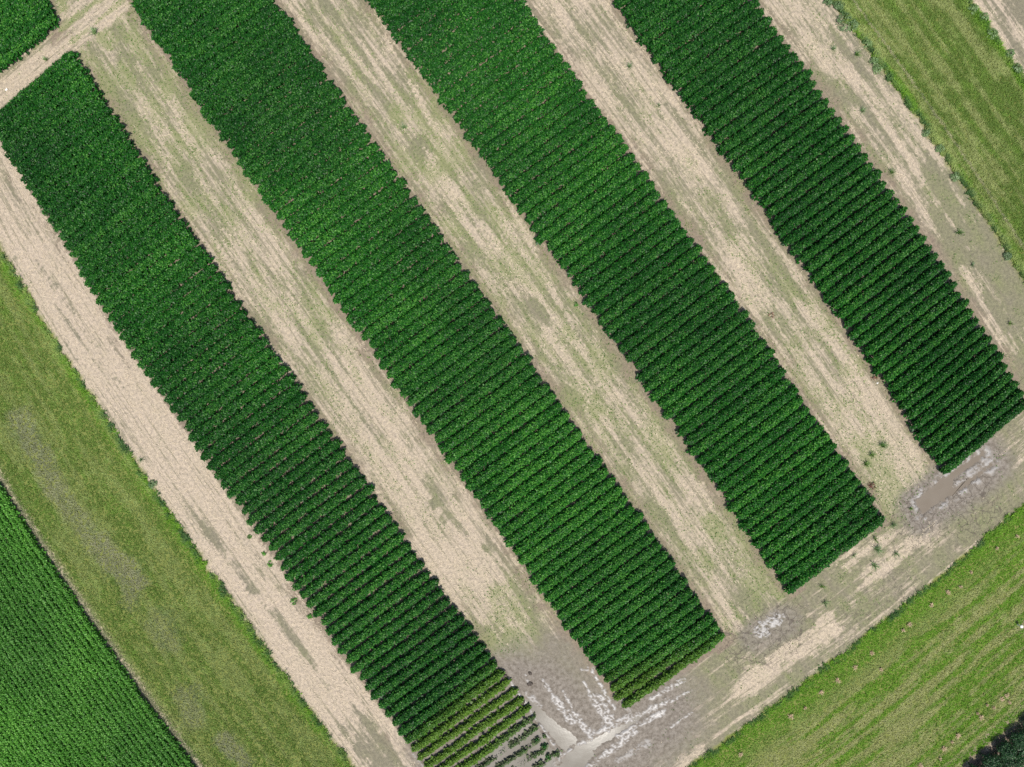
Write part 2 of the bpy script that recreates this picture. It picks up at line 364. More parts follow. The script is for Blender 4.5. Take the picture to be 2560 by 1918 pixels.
# ------------------------------------------------------------------ the mud headland: levels of the flooded track
POOLS = [[(1296, 1745), (1330, 1752), (1352, 1768), (1385, 1803), (1428, 1828), (1448, 1850), (1412, 1880), (1362, 1826), (1318, 1775)],
         [(1380, 1925), (1440, 1862), (1500, 1838), (1561, 1805), (1612, 1776), (1622, 1784), (1566, 1826), (1520, 1853), (1486, 1882), (1462, 1912), (1440, 1960), (1330, 1990)],
         [(1236, 1855), (1300, 1790), (1335, 1808), (1392, 1890), (1365, 1960), (1180, 1990), (1130, 1930)],
         [(2290, 1256), (2318, 1226), (2352, 1199), (2412, 1159), (2458, 1127), (2464, 1134), (2436, 1163), (2386, 1196), (2384, 1216), (2436, 1188), (2480, 1155), (2484, 1162), (2440, 1198), (2390, 1234), (2359, 1252), (2318, 1280), (2306, 1292), (2300, 1272)]]
RIDGES = [(1271, 1697, 1404, 1890, 3.5, 1), (1310, 1686, 1324, 1712, 3, 1), (1358, 1699, 1385, 1745, 4, 1), (1385, 1745, 1433, 1805, 11, 1), (1409, 1728, 1440, 1790, 4, 1), (1440, 1790, 1481, 1845, 9, 1),
          (1320, 1735, 1350, 1765, 8, .8), (1456, 1672, 1490, 1672, 6, .9), (1478, 1675, 1537, 1771, 5, 1), (1459, 1704, 1490, 1760, 4, 1), (1485, 1745, 1522, 1810, 13, 1), (1500, 1740, 1530, 1800, 8, 1),
          (1447, 1861, 1490, 1835, 7, 1), (1490, 1835, 1532, 1808, 11, 1), (1532, 1808, 1575, 1788, 7, .9), (1566, 1805, 1667, 1752, 8, 1), (1546, 1839, 1657, 1779, 8, 1), (1628, 1747, 1710, 1699, 6, 1),
          (1677, 1755, 1725, 1726, 4, 1), (1512, 1885, 1590, 1829, 8, 1), (1677, 1817, 1730, 1781, 3, .9), (1544, 1904, 1619, 1856, 9, .6), (1470, 1918, 1512, 1885, 8, .9), (1404, 1890, 1430, 1872, 4, .9), (1404, 1890, 1375, 1925, 6, .7),
          (1545, 1745, 1572, 1775, 8, .6), (1030, 1880, 1060, 1920, 3, .6), (1900, 1575, 1945, 1545, 20, .9)]
def mudlevel(px, py, a, v):
    wob = (fbm(px / 15., py / 15., 41) - .5)
    sd = np.full(px.shape, 1e9)
    for p in POOLS: sd = np.minimum(sd, polysd(px, py, p))
    sd = sd + wob * np.where(px > 2200, 8, 16) + (fbm(px / 6., py / 6., 48, 2) - .5) * 9
    wet = np.zeros(px.shape)
    lump = fbm(px / 4.2, py / 4.2, 43, 2); lump2 = fbm(px / 9.0, py / 9.0, 47, 3)
    for x0, y0, x1, y1, r, amt in RIDGES:
        d = (capsule(px, py, x0, y0, x1, y1) + wob * r * .9 + (lump2 - .5) * r * 1.6) * 1.25
        wet = np.maximum(wet, amt * (1 - sstep(r * .75, r * 1.25, d)))
    wet = wet * sstep(.41, .57, lump * .75 + lump2 * .25 + .02)
    rim = (1 - sstep(6, 20, sd)) * sstep(0, 4, sd) * (px > 2200) * sstep(.45, .60, lump2)
    wet = np.maximum(wet, rim * .8)
    ruts = fbm(a / 160., v / 7., 51, 3) - .5; rutsb = fbm(a / 7., v / 160., 52, 3) - .5
    inroad = sstep(VROAD - 14, VROAD + 4, v)
    h = .035 * (ruts * inroad + rutsb * (1 - inroad)) + .02 * (lump2 - .5)
    pool = 1 - sstep(-7, 9, sd)
    h = h - .055 * pool + .012
    h = h + wet * (.055 + .035 * (lump - .5)) * np.where(sd < 12, 1.0, .7)
    flood = 1 - sstep(70, 200, np.minimum.reduce([polysd(px, py, POOLS[i]) for i in (0, 1, 2)])) 
    flood = np.maximum(flood, 1 - sstep(25, 75, polysd(px, py, POOLS[3])))
    flood = np.maximum(flood, .75 * (1 - sstep(25, 60, capsule(px, py, 1890, 1590, 1960, 1555))))
    flood = np.maximum(flood, .6 * sstep(530, 600, v + wob * 60) * (a < -228) * (a > -450))
    crack = (1 - sstep(50, 95, capsule(px, py, 1870, 1610, 1960, 1570))) + (1 - sstep(50, 110, capsule(px, py, 2290, 1300, 2420, 1250))) + .6 * (1 - sstep(40, 80, capsule(px, py, 2150, 1540, 2250, 1470))) + .5 * (1 - sstep(20, 60, capsule(px, py, 2420, 1350, 2540, 1270)))
    return h, wet, flood, np.clip(crack, 0, 1)
def in_mud(a, v): return ((v > 790) & (v < VG + 16) & (a > -800) & (a < 1330)) | ((v > 480) & (v <= 790) & (a > -800) & (a < -232))

def build_ground():
    st = .235; hx, hy = 39.0, 30.6
    xs = np.arange(-hx, hx + st / 2, st); ys = np.arange(-hy, hy + st / 2, st)
    far = np.array([44, 52, 70, 110, 200, 400, 900.])
    X = np.concatenate([-far[::-1], xs, far]); Y = np.concatenate([-far[::-1] + 6, ys, far - 6])
    gx, gy = np.meshgrid(X, Y); px, py = xy2px(np.clip(gx, -hx, hx), np.clip(gy, -hy, hy))
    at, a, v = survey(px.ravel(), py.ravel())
    z = .02 * (fbm(a / 8., v / 60., 61) - .5) + .015 * (fbm(px.ravel() / 20., py.ravel() / 20., 62) - .5)
    inner = in_mud(a - 12, v) & in_mud(a + 12, v) & in_mud(a, v - 12) & in_mud(a, v + 12)
    z = z - .16 * inner
    V = np.stack([gx.ravel(), gy.ravel(), z], 1)
    nx, ny = len(X), len(Y); i = np.arange(nx * ny).reshape(ny, nx)
    F = np.stack([i[:-1, :-1], i[:-1, 1:], i[1:, 1:], i[1:, :-1]], -1).reshape(-1, 4)
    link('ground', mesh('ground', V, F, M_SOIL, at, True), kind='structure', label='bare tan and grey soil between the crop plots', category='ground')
    # headland track and flooded alley end, finer
    g = 2.9
    A = np.arange(-790, 1320, g); Vv = np.arange(482, 1072, g)
    ga, gv = np.meshgrid(A, Vv); x, y = av2xy(ga.ravel(), gv.ravel()); px, py = xy2px(x, y)
    at, a, v = survey(px, py)
    h, wet, flood, crack = mudlevel(px, py, a, v)
    edge = np.minimum.reduce([np.where(a < -228, v - 480, v - 790), VG + 14 - v, a + 795, np.where(v > 790, 1e9, -234 - a)])
    fade = sstep(4, 46, edge + 24 * (fbm(px / 20., py / 20., 55) - .5))
    z = np.where(edge < 12, h * .3 + .01, h + .008)
    at.update(mud=np.clip(flood * fade, 0, 1), wet=np.clip(wet, 0, 1), crack=crack * fade)
    V = np.stack([x, y, z], 1); nx, ny = len(A), len(Vv); i = np.arange(nx * ny).reshape(ny, nx)
    F = np.stack([i[:-1, :-1], i[:-1, 1:], i[1:, 1:], i[1:, :-1]], -1).reshape(-1, 4)
    ca = a[F].mean(1); cv = v[F].mean(1); keep = in_mud(ca, cv)
    vis = (np.abs(x[F].mean(1)) < 39) & (np.abs(y[F].mean(1)) < 31)
    F = F[keep & vis]; u, inv = np.unique(F, return_inverse=True)
    link('dirt_track', mesh('dirt_track', V[u], inv.reshape(F.shape), M_MUD, {k: q[u] for k, q in at.items()}, True), kind='structure', label='muddy headland track with ruts along the plot ends', category='track')
def pool_sheet(name, poly, z, mat, label):
    """still water lying level in a hollow: a flat sheet a little larger than the hollow, the mud rises through it"""
    P = np.array(poly, float); c = P.mean(0)
    nv = len(P); D = []
    for k in range(nv):
        p0, p1, p2 = P[k - 1], P[k], P[(k + 1) % nv]
        t = p2 - p0; n = np.array([t[1], -t[0]]); n /= np.linalg.norm(n) + 1e-9
        D.append(n)
    D = np.array(D); area = .5 * np.sum(P[:, 0] * np.roll(P[:, 1], -1) - np.roll(P[:, 0], -1) * P[:, 1])
    P2 = P + D * (9 if area > 0 else -9)
    x, y = px2xy(P2[:, 0], P2[:, 1])
    me = bpy.data.meshes.new(name); me.from_pydata([(float(q), float(w), z) for q, w in zip(x, y)], [], [tuple(range(nv))] if area < 0 else [tuple(range(nv))[::-1]])
    me.materials.append(mat); me.update()
    link(name, me, kind='structure', label=label, category='puddle')
build_ground()
WZ = -.018
pool_sheet('puddle', POOLS[0], WZ, M_WATER, 'pale silty water pooled at the flooded alley end')
pool_sheet('puddle', POOLS[1], WZ - .003, M_WATER, 'pale silty water lying along the track ruts')
pool_sheet('puddle', POOLS[2], WZ - .006, M_WATER, 'flood water standing between the drowned crop rows')
pool_sheet('puddle', POOLS[3], WZ, M_WATER2, 'brown puddle on the track beside the rightmost plot')

# ------------------------------------------------------------------ leaf generators
def trifoliate(cx, cy, cz, tx, ty, size, rs, nleaf=3):
    """compound leaves: nleaf pointed leaflets round one stalk tip; returns verts, quads"""
    n = len(cx)
    nrm = np.stack([tx, ty, np.ones(n)], 1); nrm /= np.linalg.norm(nrm, axis=1)[:, None]
    ph = rs.uniform(0, 2 * np.pi, n); h = np.stack([np.cos(ph), np.sin(ph), np.zeros(n)], 1)
    t = h - nrm * (h * nrm).sum(1)[:, None]; t /= np.linalg.norm(t, axis=1)[:, None]
    b = np.cross(nrm, t); c = np.stack([cx, cy, cz], 1)
    angs = {3: (0, 1.45, -1.45), 2: (.7, -.7), 1: (0,)}[nleaf]
    out = []
    for an in angs:
        an2 = an + rs.normal(0, .15, n)
        d = t * np.cos(an2)[:, None] + b * np.sin(an2)[:, None]
        w = -t * np.sin(an2)[:, None] + b * np.cos(an2)[:, None]
        L = (size * rs.uniform(.85, 1.2, n))[:, None]; W = L * .36
        dr = nrm * (L * rs.uniform(-.10, .5, n)[:, None]); tw = nrm * (W * rs.normal(0, .35, n)[:, None])
        p0 = c + d * .012; m = c + d * L * .48
        out.append(np.stack([p0, m + w * W + tw, c + d * L - dr, m - w * W - tw], 1))
    V = np.concatenate(out, 1).reshape(-1, 3)
    F = np.arange(len(V)).reshape(-1, 4)
    return V, F
def stems(bx, by, tx, ty, z0, z1, r):
    """thin three-sided stalks"""
    n = len(bx); V = []
    for zz, (x, y), k in ((z0, (bx, by), 1.0), (z1, (tx, ty), .6)):
        for q in range(3):
            an = 2.1 * q
            V.append(np.stack([x + np.cos(an) * r * k, y + np.sin(an) * r * k, zz], 1))
    V = np.stack(V, 1); base = np.arange(n)[:, None] * 6
    F = np.concatenate([base + np.array(f) for f in ((0, 1, 4, 3), (1, 2, 5, 4), (2, 0, 3, 5))], 0)
    return V.reshape(-1, 3), F

ORD = 'first second third fourth fifth sixth seventh eighth ninth tenth eleventh twelfth thirteenth fourteenth fifteenth sixteenth seventeenth eighteenth nineteenth'.split()
TENS = {20: 'twent', 30: 'thirt', 40: 'fort', 50: 'fift', 60: 'sixt', 70: 'sevent', 80: 'eight', 90: 'ninet'}
def ordinal(n):
    if n < 20: return ORD[n - 1]
    t, u = n // 10 * 10, n % 10
    return TENS[t] + 'ieth' if u == 0 else TENS[t] + 'y-' + ORD[u - 1]

LIFT = 1 - .5 / CAMH              # crop outlines were surveyed at leaf height
def in_frame(x, y, m=0.0): return (np.abs(x) < 34.04 + m) & (np.abs(y) < 25.5 + m)
def row_state(plot, px, py, v):
    """canopy half width (m), height (m), yellowing, thinning at points of a row"""
    if plot == 1: hw = pw(v, [-1400, -700, -350, 0, 400, 560], [.29, .292, .285, .25, .245, .255]); ht = pw(v, [-1400, -600, 0], [.78, .74, .62])
    elif plot == 2: hw = pw(v, [-1400, -300, 100, 700], [.30, .308, .305, .298]); ht = pw(v, [-1400, 800], [.80, .72])
    elif plot == 3: hw = pw(v, [-1100, -600, 0, 700], [.308, .31, .308, .298]); ht = pw(v, [-1100, 800], [.82, .76])
    elif plot == 4: hw = pw(v, [-700, -300, 100, 700], [.325, .305, .28, .272]); ht = pw(v, [-700, 800], [.80, .80])
    else: hw = np.full(px.shape, .285); ht = np.full(px.shape, .75 if plot == 5 else .5)
    yel = np.zeros(px.shape); thin = np.zeros(px.shape)
    if plot == 1:
        d = ((px - 1130) * .655 + (py - 1755) * .755)      # distance past the line where flooding begins
        yel = sstep(-22, 55, d) * .68; k = sstep(-10, 70, d)
        hw = hw * (1 - .40 * k) ; ht = ht * (1 - .35 * k)
        thin = sstep(150, 172, d); hw = hw * (1 - .4 * thin); ht = ht * (1 - .3 * thin); yel = yel * (1 - .8 * thin)
    if plot == 2:
        d = v - 745 - (px - 1600) * .32
        k = sstep(-10, 70, d); yel = k * .5; hw = hw * (1 - .30 * k); ht = ht * (1 - .3 * k)
    return hw, ht, yel, thin
def soy_row(name, plot, v0, a0, a1, label, group, seed, pitch=1.0, dens=138, mat=None, along='a', size=.125, hwmul=1.0):
    rs = np.random.default_rng(seed)
    L = abs(a1 - a0) / PXM
    ctr_a = (a0 + a1) / 2
    cxx, cyy = (av2xy(np.array([ctr_a]), np.array([v0])) if along == 'a' else av2xy(np.array([v0]), np.array([ctr_a])))
    ox, oy = float(cxx[0]) * LIFT, float(cyy[0]) * LIFT
    n = int(L * .78 * dens * pitch * 2.75)
    s = rs.uniform(0, L, n); w = rs.uniform(-1, 1, n)
    al = a0 + s * PXM
    wav = (vnoise(al / 60., np.full(n, seed * 3.7), 71) - .5) * 3.2
    vv = np.full(n, v0) + wav
    P = (lambda A, B: av2xy(A, B)) if along == 'a' else (lambda A, B: av2xy(B, A))
    x, y = P(al, vv); px, py = xy2px(x, y)
    hw, ht, yel, thin = row_state(plot, px, py, vv if along == 'a' else al)
    hw = hw * hwmul
    side = np.where(w > 0, 1, 2)
    bul = .90 + .20 * fbm(al / 11., side * 50. + seed * 1.3, 73, 2)
    endd = np.minimum(s, L - s)
    taper = np.clip(.45 + .55 * np.sqrt(np.clip(endd / .4, 0, 1)), 0, 1)
    hw2 = hw * bul * taper
    dome = np.sqrt(np.clip(1 - .72 * w * w, 0, 1))
    hn = .92 + .16 * vnoise(al / 7., np.full(n, seed * 2.1), 74)
    z = ht * hn * (.38 + .62 * dome) * (.8 + .2 * taper) - rs.exponential(.07, n)
    z = np.clip(z, .06, None)
    off = w * hw2 * PXM
    x, y = P(al, vv + off); x = x * LIFT; y = y * LIFT
    # thin out drowned stretches and odd gaps
    keep = rs.uniform(0, 1, n) > thin * (.35 + .6 * sstep(.42, .6, fbm(al / 12., np.full(n, seed * 5.), 76, 2)))
    keep &= ~((vnoise(al / 9., np.full(n, seed * 7.7), 77) > .975) & (rs.uniform(0, 1, n) < .45))
    x, y, z, w, yel, al, thin = x[keep], y[keep], z[keep], w[keep], yel[keep], al[keep], thin[keep]; n = len(x)
    if n == 0: return None
    # leaf tilt: outwards at the flank plus scatter
    ex, ey = P(np.array([a0, a0]), np.array([v0, v0 + 10.])); dx, dy = ex[1] - ex[0], ey[1] - ey[0]; dl = math.hypot(dx, dy); dx /= dl; dy /= dl
    lean = w * .75
    tx = dx * lean + rs.normal(0, .34, n); ty = dy * lean + rs.normal(0, .34, n)
    V, F = trifoliate(x - ox, y - oy, z, tx, ty, size * rs.uniform(.8, 1.15, n) * (1 - .3 * thin), rs, 1)
    rnd = np.repeat(rs.uniform(0, 1, n), 4)
    at = dict(rnd=np.clip(rnd + rs.normal(0, .05), 0, 1.05), yel=np.repeat(np.clip(yel + rs.normal(0, .12, n) * (yel > .02), 0, 1), 4), dead=np.repeat(thin * rs.uniform(0, .75, n), 4))
    if plot in (1, 2): at['rnd'] = np.clip(at['rnd'] + .13 * float(sstep(-400, 200, v0)), 0, 1.05)
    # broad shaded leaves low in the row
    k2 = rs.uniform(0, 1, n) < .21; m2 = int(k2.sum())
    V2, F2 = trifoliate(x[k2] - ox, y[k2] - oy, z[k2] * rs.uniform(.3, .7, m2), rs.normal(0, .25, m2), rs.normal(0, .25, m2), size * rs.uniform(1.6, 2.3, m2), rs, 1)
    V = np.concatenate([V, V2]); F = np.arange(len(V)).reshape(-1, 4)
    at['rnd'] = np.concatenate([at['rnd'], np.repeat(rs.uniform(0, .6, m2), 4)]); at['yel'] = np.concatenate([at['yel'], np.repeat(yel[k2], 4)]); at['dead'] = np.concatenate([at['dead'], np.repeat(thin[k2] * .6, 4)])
    root = empty(name, (ox, oy, 0), label, 'crop row', group)
    link('foliage', mesh('foliage', V, F, mat or M_SOY, at), root, kind='stuff')
    m = int(L / .17); ss = np.linspace(.05, L - .05, m) + rs.uniform(-.03, .03, m); al = a0 + ss * PXM
    vv = v0 + (vnoise(al / 60., np.full(m, seed * 3.7), 71) - .5) * 3.2
    bx, by = P(al, vv); px, py = xy2px(bx, by); hw, ht, yel, thin = row_state(plot, px, py, vv if along == 'a' else al)
    kp = rs.uniform(0, 1, m) > thin * .6
    bx = bx[kp] * LIFT - ox; by = by[kp] * LIFT - oy; m = len(bx)
    V, F = stems(bx, by, bx + rs.normal(0, .04, m), by + rs.normal(0, .04, m), np.full(m, -.03), ht[kp] * .8, .008)
    link('stems', mesh('stems', V, F, M_STEM), root, kind='stuff')
    return root

# ------------------------------------------------------------------ crop rows of the plots
PNAME = {1: 'leftmost plot', 2: 'second plot from the left', 3: 'third plot from the left', 4: 'rightmost plot'}
for plot, (al, ar) in PLOTS.items():
    vend = {1: 846., 2: 846., 3: 853., 4: 858.}[plot]
    vs = vend - ROWPITCH * .5 - np.arange(0, 110) * ROWPITCH
    if plot == 1: vs = vs[vs > VTOP + 10][::-1]
    cnt = 0
    for k, v0 in enumerate(vs):
        jl, jr = (rng.normal(0, 3.0) + 6 * (float(vnoise(np.array([k / 5.]), np.array([plot * 9. + q]), 33)[0]) - .5) for q in (0, 3))
        a0, a1 = al + jl, ar + jr
        tt = np.linspace(a0, a1, 15); x, y = av2xy(tt, np.full(15, v0))
        if not in_frame(x * LIFT, y * LIFT, -.15).any():
            if in_frame(x * LIFT, y * LIFT, 1.6).any():
                o = soy_row('outlying_soybean_row', plot, v0, a0, a1, 'soybean row carrying on just past the picture edge', 'soybean rows past the picture edge', 1000 * plot + k); o['kind'] = 'stuff'
            continue
        cnt += 1
        if plot == 1:
            mx, my = xy2px(*av2xy(np.array([(a0 + a1) / 2]), np.array([v0])))
            st = row_state(1, mx, my, np.array([v0]))
            if k > len(vs) - 7: nm = 'sparse half-drowned soybean row'
            elif st[2][0] > .4: nm = 'yellowing soybean row'
            else: nm = 'dark green soybean row'
            lab = f'{nm}, {ordinal(k + 1)} from the top left end of the leftmost plot'
        else:
            nm = 'yellowish soybean row' if (plot == 2 and cnt <= 4) else 'dark green soybean row'
            lab = f'{nm}, {ordinal(k + 1)} from the lower end of the {PNAME[plot]}'
        soy_row('soybean_row', plot, v0, a0, a1, lab, f'soybean rows of the {PNAME[plot]}', 1000 * plot + k)
# the plot beyond the cross lane in the top left corner
k = 0
for i in range(12):
    v0 = VTOP2 - ROWPITCH * (.5 + i); a0, a1 = -740., -440. + rng.normal(0, 2.5)
    tt = np.linspace(a0, a1, 15); x, y = av2xy(tt, np.full(15, v0))
    if not in_frame(x * LIFT, y * LIFT, -.15).any(): continue
    k += 1
    soy_row('soybean_row', 5, v0, a0, a1, f'dark green soybean row, {ordinal(k)} beyond the lane in the top left corner', 'soybean rows of the corner plot', 5000 + i)
# closely drilled crop in the bottom left corner, rows run along the grass border
k = 0
for i in range(40):
    a0 = GL[0] - 12 - 17.0 * (i + .5)
    tt = np.linspace(-600, 800, 80); x, y = av2xy(np.full(80, a0), tt)
    f = in_frame(x * LIFT, y * LIFT, 1.2)
    if not in_frame(x * LIFT, y * LIFT, -.2).any(): continue
    k += 1
    soy_row('drilled_crop_row', 6, a0, tt[f][0], tt[f][-1], f'narrow bright green crop row, {ordinal(k)} in from the bottom left grass border', 'drilled crop rows in the bottom left corner', 6000 + i,
            pitch=.66, dens=165, mat=M_SOY2, along='v', size=.108, hwmul=.5)

# ------------------------------------------------------------------ meadow grass of the verges
GREY = [(50, 1050, 140, 1220, 26, .6), (140, 1220, 250, 1370, 22, .5), (250, 1360, 335, 1450, 28, .65), (330, 1470, 325, 1500, 20, .5), (560, 1850, 610, 1900, 20, .6), (400, 1550, 420, 1600, 30, .35), (470, 1740, 480, 1790, 30, .4)]
def build_grass(name, label, box, test, n, seed):
    rs = np.random.default_rng(seed)
    a = rs.uniform(box[0], box[1], n); v = rs.uniform(box[2], box[3], n)
    x, y = av2xy(a, v); px, py = xy2px(x, y)
    wob = .6 * (fbm(px / 7., py / 7., 81) - .5) + .7 * (fbm(px / 26., py / 26., 82) - .5)
    k = in_frame(x, y, 1.5) & test(a + wob * 34, v + wob * 34)
    a, v, x, y, px, py, wob = (q[k] for q in (a, v, x, y, px, py, wob)); n = len(a)
    # distance to the open soil edge decides height and lushness
    dE = np.minimum.reduce([np.where(a < 0, GL[1] - a, 1e9) if name else 1e9, np.where((a > 1200), np.minimum(a - GR[0], GR[1] - a), 1e9), np.where((v > VG - 20) & (a > -800), v - VG, 1e9)])
    dE = np.where((v > VG - 20) & (a > -800), v - VG, dE)
    lush = 1 - sstep(8, 46, dE + wob * 30)
    big = fbm(px / 60., py / 60., 83); mid = fbm(px / 18., py / 18., 84)
    brv = (v > VG - 20) & (a > -800)
    stA = fbm(a / 16., v / 160., 85); stB = fbm(a / 160., v / 13., 86)
    dry = np.where(brv, sstep(.42, .60, stB * .82 + mid * .18) * sstep(30, 130, dE), sstep(.42, .62, stA * .62 + mid * .22 + big * .16))
    dry = dry * np.where(brv, .95, np.where(a < 0, .40, .60))
    lush = np.maximum(lush, np.where(brv, .95 * (1 - dry * .75), .22 * sstep(.5, .7, mid)))
    grey = np.zeros(n)
    for x0, y0, x1, y1, r, amt in GREY:
        grey = np.maximum(grey, amt * (1 - sstep(r * .5, r * 1.7, capsule(px, py, x0, y0, x1, y1) + wob * r * 1.6)))
    if box[0] > 1000:      # a dry wheel line through the right verge
        lw = 1 - sstep(1.5, 5, np.abs(a - 1312 + wob * 8)); dry = np.maximum(dry, lw * sstep(.35, .5, mid)); grey = np.maximum(grey, lw * .5)
    bl = (a < -1150) * sstep(26, 6, a - GL[0]); grey = np.maximum(grey, bl * .8); lush = lush * (1 - bl)
    hgt = .07 + .05 * rs.uniform(0, 1, n) + .16 * (1 - sstep(2, 26, dE + wob * 22)) * rs.uniform(.3, 1, n)
    hgt = hgt * (.75 + .5 * mid) * np.where(brv, 1.0, 1.15)
    fringe = (1 - sstep(0, 20, dE + wob * 40)) * sstep(.35, .6, fbm(px / 14., py / 14., 88))
    nb = 3
    rep = lambda q: np.repeat(q, nb)
    an = rs.uniform(0, 2 * np.pi, n * nb); sp = rs.uniform(.35, 1.1, n * nb) * rep(hgt); H = rep(hgt) * rs.uniform(.5, 1.1, n * nb)
    bx = rep(x) + rs.normal(0, .03, n * nb); by = rep(y) + rs.normal(0, .03, n * nb)
    wd_ = rs.uniform(.014, .026, n * nb) * (1 + rep(hgt) * 2)
    cx, cy = np.cos(an), np.sin(an)
    V = np.stack([np.stack([bx - cy * wd_, by + cx * wd_, np.full(n * nb, .0)], 1), np.stack([bx + cy * wd_, by - cx * wd_, np.full(n * nb, .0)], 1),
                  np.stack([bx + cx * sp, by + cy * sp, H], 1)], 1).reshape(-1, 3)
    F = np.arange(len(V)).reshape(-1, 3)
    r3 = lambda q: np.repeat(q, nb * 3)
    rnd = np.repeat(rs.uniform(0, 1, n * nb), 3) * .6 + r3(np.clip(mid * 1.6 - .3, 0, 1)) * .4
    link(name, mesh(name, V, F, M_GRASS, dict(rnd=rnd, dry=r3(dry), lush=r3(lush), grey=r3(grey), fringe=r3(fringe))), kind='stuff', label=label, category='grass')
build_grass('grass', 'olive green grass verge between drilled crop and left lane', (GL[0] - 10, GL[1] + 20, -1120, 860), lambda a, v: (a < GL[1]) & (a > GL[0] + 2), 92000, 91)
build_grass('grass', 'green grass verge running down the top right corner', (GR[0] - 20, GR[1] + 20, -480, 620), lambda a, v: (a > GR[0]) & (a < GR[1]), 82000, 92)
build_grass('grass', 'bright striped grass filling the bottom right corner', (-300, 1130, VG - 20, VH + 10), lambda a, v: (v > VG) & (v < VH - 14), 105000, 93)

# ------------------------------------------------------------------ straw litter and seedlings on the bare soil
def scatter_soil(n, seed, key, lo, hi):
    rs = np.random.default_rng(seed)
    x = rs.uniform(-35, 35, n); y = rs.uniform(-26.4, 26.4, n); px, py = xy2px(x, y)
    at, a, v = survey(px, py)
    m = sstep(lo, hi, at[key] + .5 * (fbm(px / 7., py / 7., 95) - .5)) * (at['turf'] < .3)
    for i, (l, r) in PLOTS.items(): m = m * ~((a > l + 2) & (a < r - 2) & (v < VROAD) & (v > VTOP if i == 1 else v > -9e9))
    m = m * (a > GL[0] + 15)
    sdp = np.minimum.reduce([polysd(px, py, p) for p in POOLS]); m = m * (sdp > 4)
    m = m * (1 - .9 * (sdp < 45) * (px < 1750)) * ~((v > 545) & (v < VROAD) & (a > -450) & (a < -225))
    k = rs.uniform(0, 1, n) < m
    return x[k], y[k], rs
x, y, rs = scatter_soil(150000, 101, 'tan', .35, .85)
n = len(x); an = rs.uniform(0, np.pi, n); L = rs.uniform(.035, .10, n); W = rs.uniform(.006, .014, n)
cx, cy = np.cos(an), np.sin(an); z0 = rs.uniform(.014, .035, n); z1 = rs.uniform(.014, .035, n)
V = np.stack([np.stack([x - cx * L - cy * W, y - cy * L + cx * W, z0], 1), np.stack([x - cx * L + cy * W, y - cy * L - cx * W, z0 + .004], 1),
              np.stack([x + cx * L + cy * W, y + cy * L - cx * W, z1 + .004], 1), np.stack([x + cx * L - cy * W, y + cy * L + cx * W, z1], 1)], 1).reshape(-1, 3)
link('straw_litter', mesh('straw_litter', V, np.arange(len(V)).reshape(-1, 4), M_STRAW), kind='stuff', label='pale straw litter strewn over the bare soil', category='straw')
x, y, rs = scatter_soil(170000, 102, 'green', .30, .85)
n = len(x)
V, F = trifoliate(x, y, rs.uniform(.03, .07, n), rs.normal(0, .4, n), rs.normal(0, .4, n), rs.uniform(.03, .075, n), rs, 2)
link('weed_seedlings', mesh('weed_seedlings', V, F, M_WEED, dict(rnd=np.repeat(rs.uniform(.2, 1, n), 8), yel=np.repeat(rs.uniform(0, .55, n), 8), dead=np.zeros(len(V)))), kind='stuff', label='tiny green weed seedlings sprouting over the soil strips', category='weeds')
x, y, rs = scatter_soil(26000, 103, 'road', .5, .9)
k = rs.uniform(0, 1, len(x)) < .22; x, y = x[k], y[k]; n = len(x)
sz = rs.uniform(.012, .04, n); oct_v = np.array([(1, 0, 0), (0, 1, 0), (-1, 0, 0), (0, -1, 0), (0, 0, .9)], float)
V = (np.stack([x, y, np.full(n, .01)], 1)[:, None, :] + oct_v[None] * sz[:, None, None] * rs.uniform(.7, 1.3, (n, 5, 1))).reshape(-1, 3)
F = (np.arange(n)[:, None, None] * 5 + np.array([(0, 1, 4), (1, 2, 4), (2, 3, 4), (3, 0, 4)])[None]).reshape(-1, 3)
link('soil_crumbs', mesh('soil_crumbs', V, F, M_CLOD), kind='stuff', label='small dark soil crumbs scattered over the track', category='soil crumbs')

# ------------------------------------------------------------------ single plants
def at_px(px, py): x, y = px2xy(px, py); return float(x), float(y)
def blades(n, r, h, seed, width=.012, spread=1.0):
    """arching grass blades, three joints each"""
    rs = np.random.default_rng(seed); V = []; F = []
    for i in range(n):
        an = rs.uniform(0, 2 * np.pi); L = r * rs.uniform(.5, 1.1) * spread; H = h * rs.uniform(.5, 1.1); w = width * rs.uniform(.7, 1.3)
        bx, by = rs.normal(0, r * .10, 2); c, s_ = math.cos(an), math.sin(an); b = len(V)
        for t, zz in ((0, -.02), (.35, .75), (.75, 1.0), (1.0, .78)):
            ww = w * (1 - .85 * t); V += [(bx + c * L * t - s_ * ww, by + s_ * L * t + c * ww, H * zz), (bx + c * L * t + s_ * ww, by + s_ * L * t - c * ww, H * zz)]
        for j in range(3): F.append((b + 2 * j, b + 2 * j + 1, b + 2 * j + 3, b + 2 * j + 2))
    V = np.array(V); return V, np.array(F), np.repeat(rs.uniform(0, 1, n), 8)
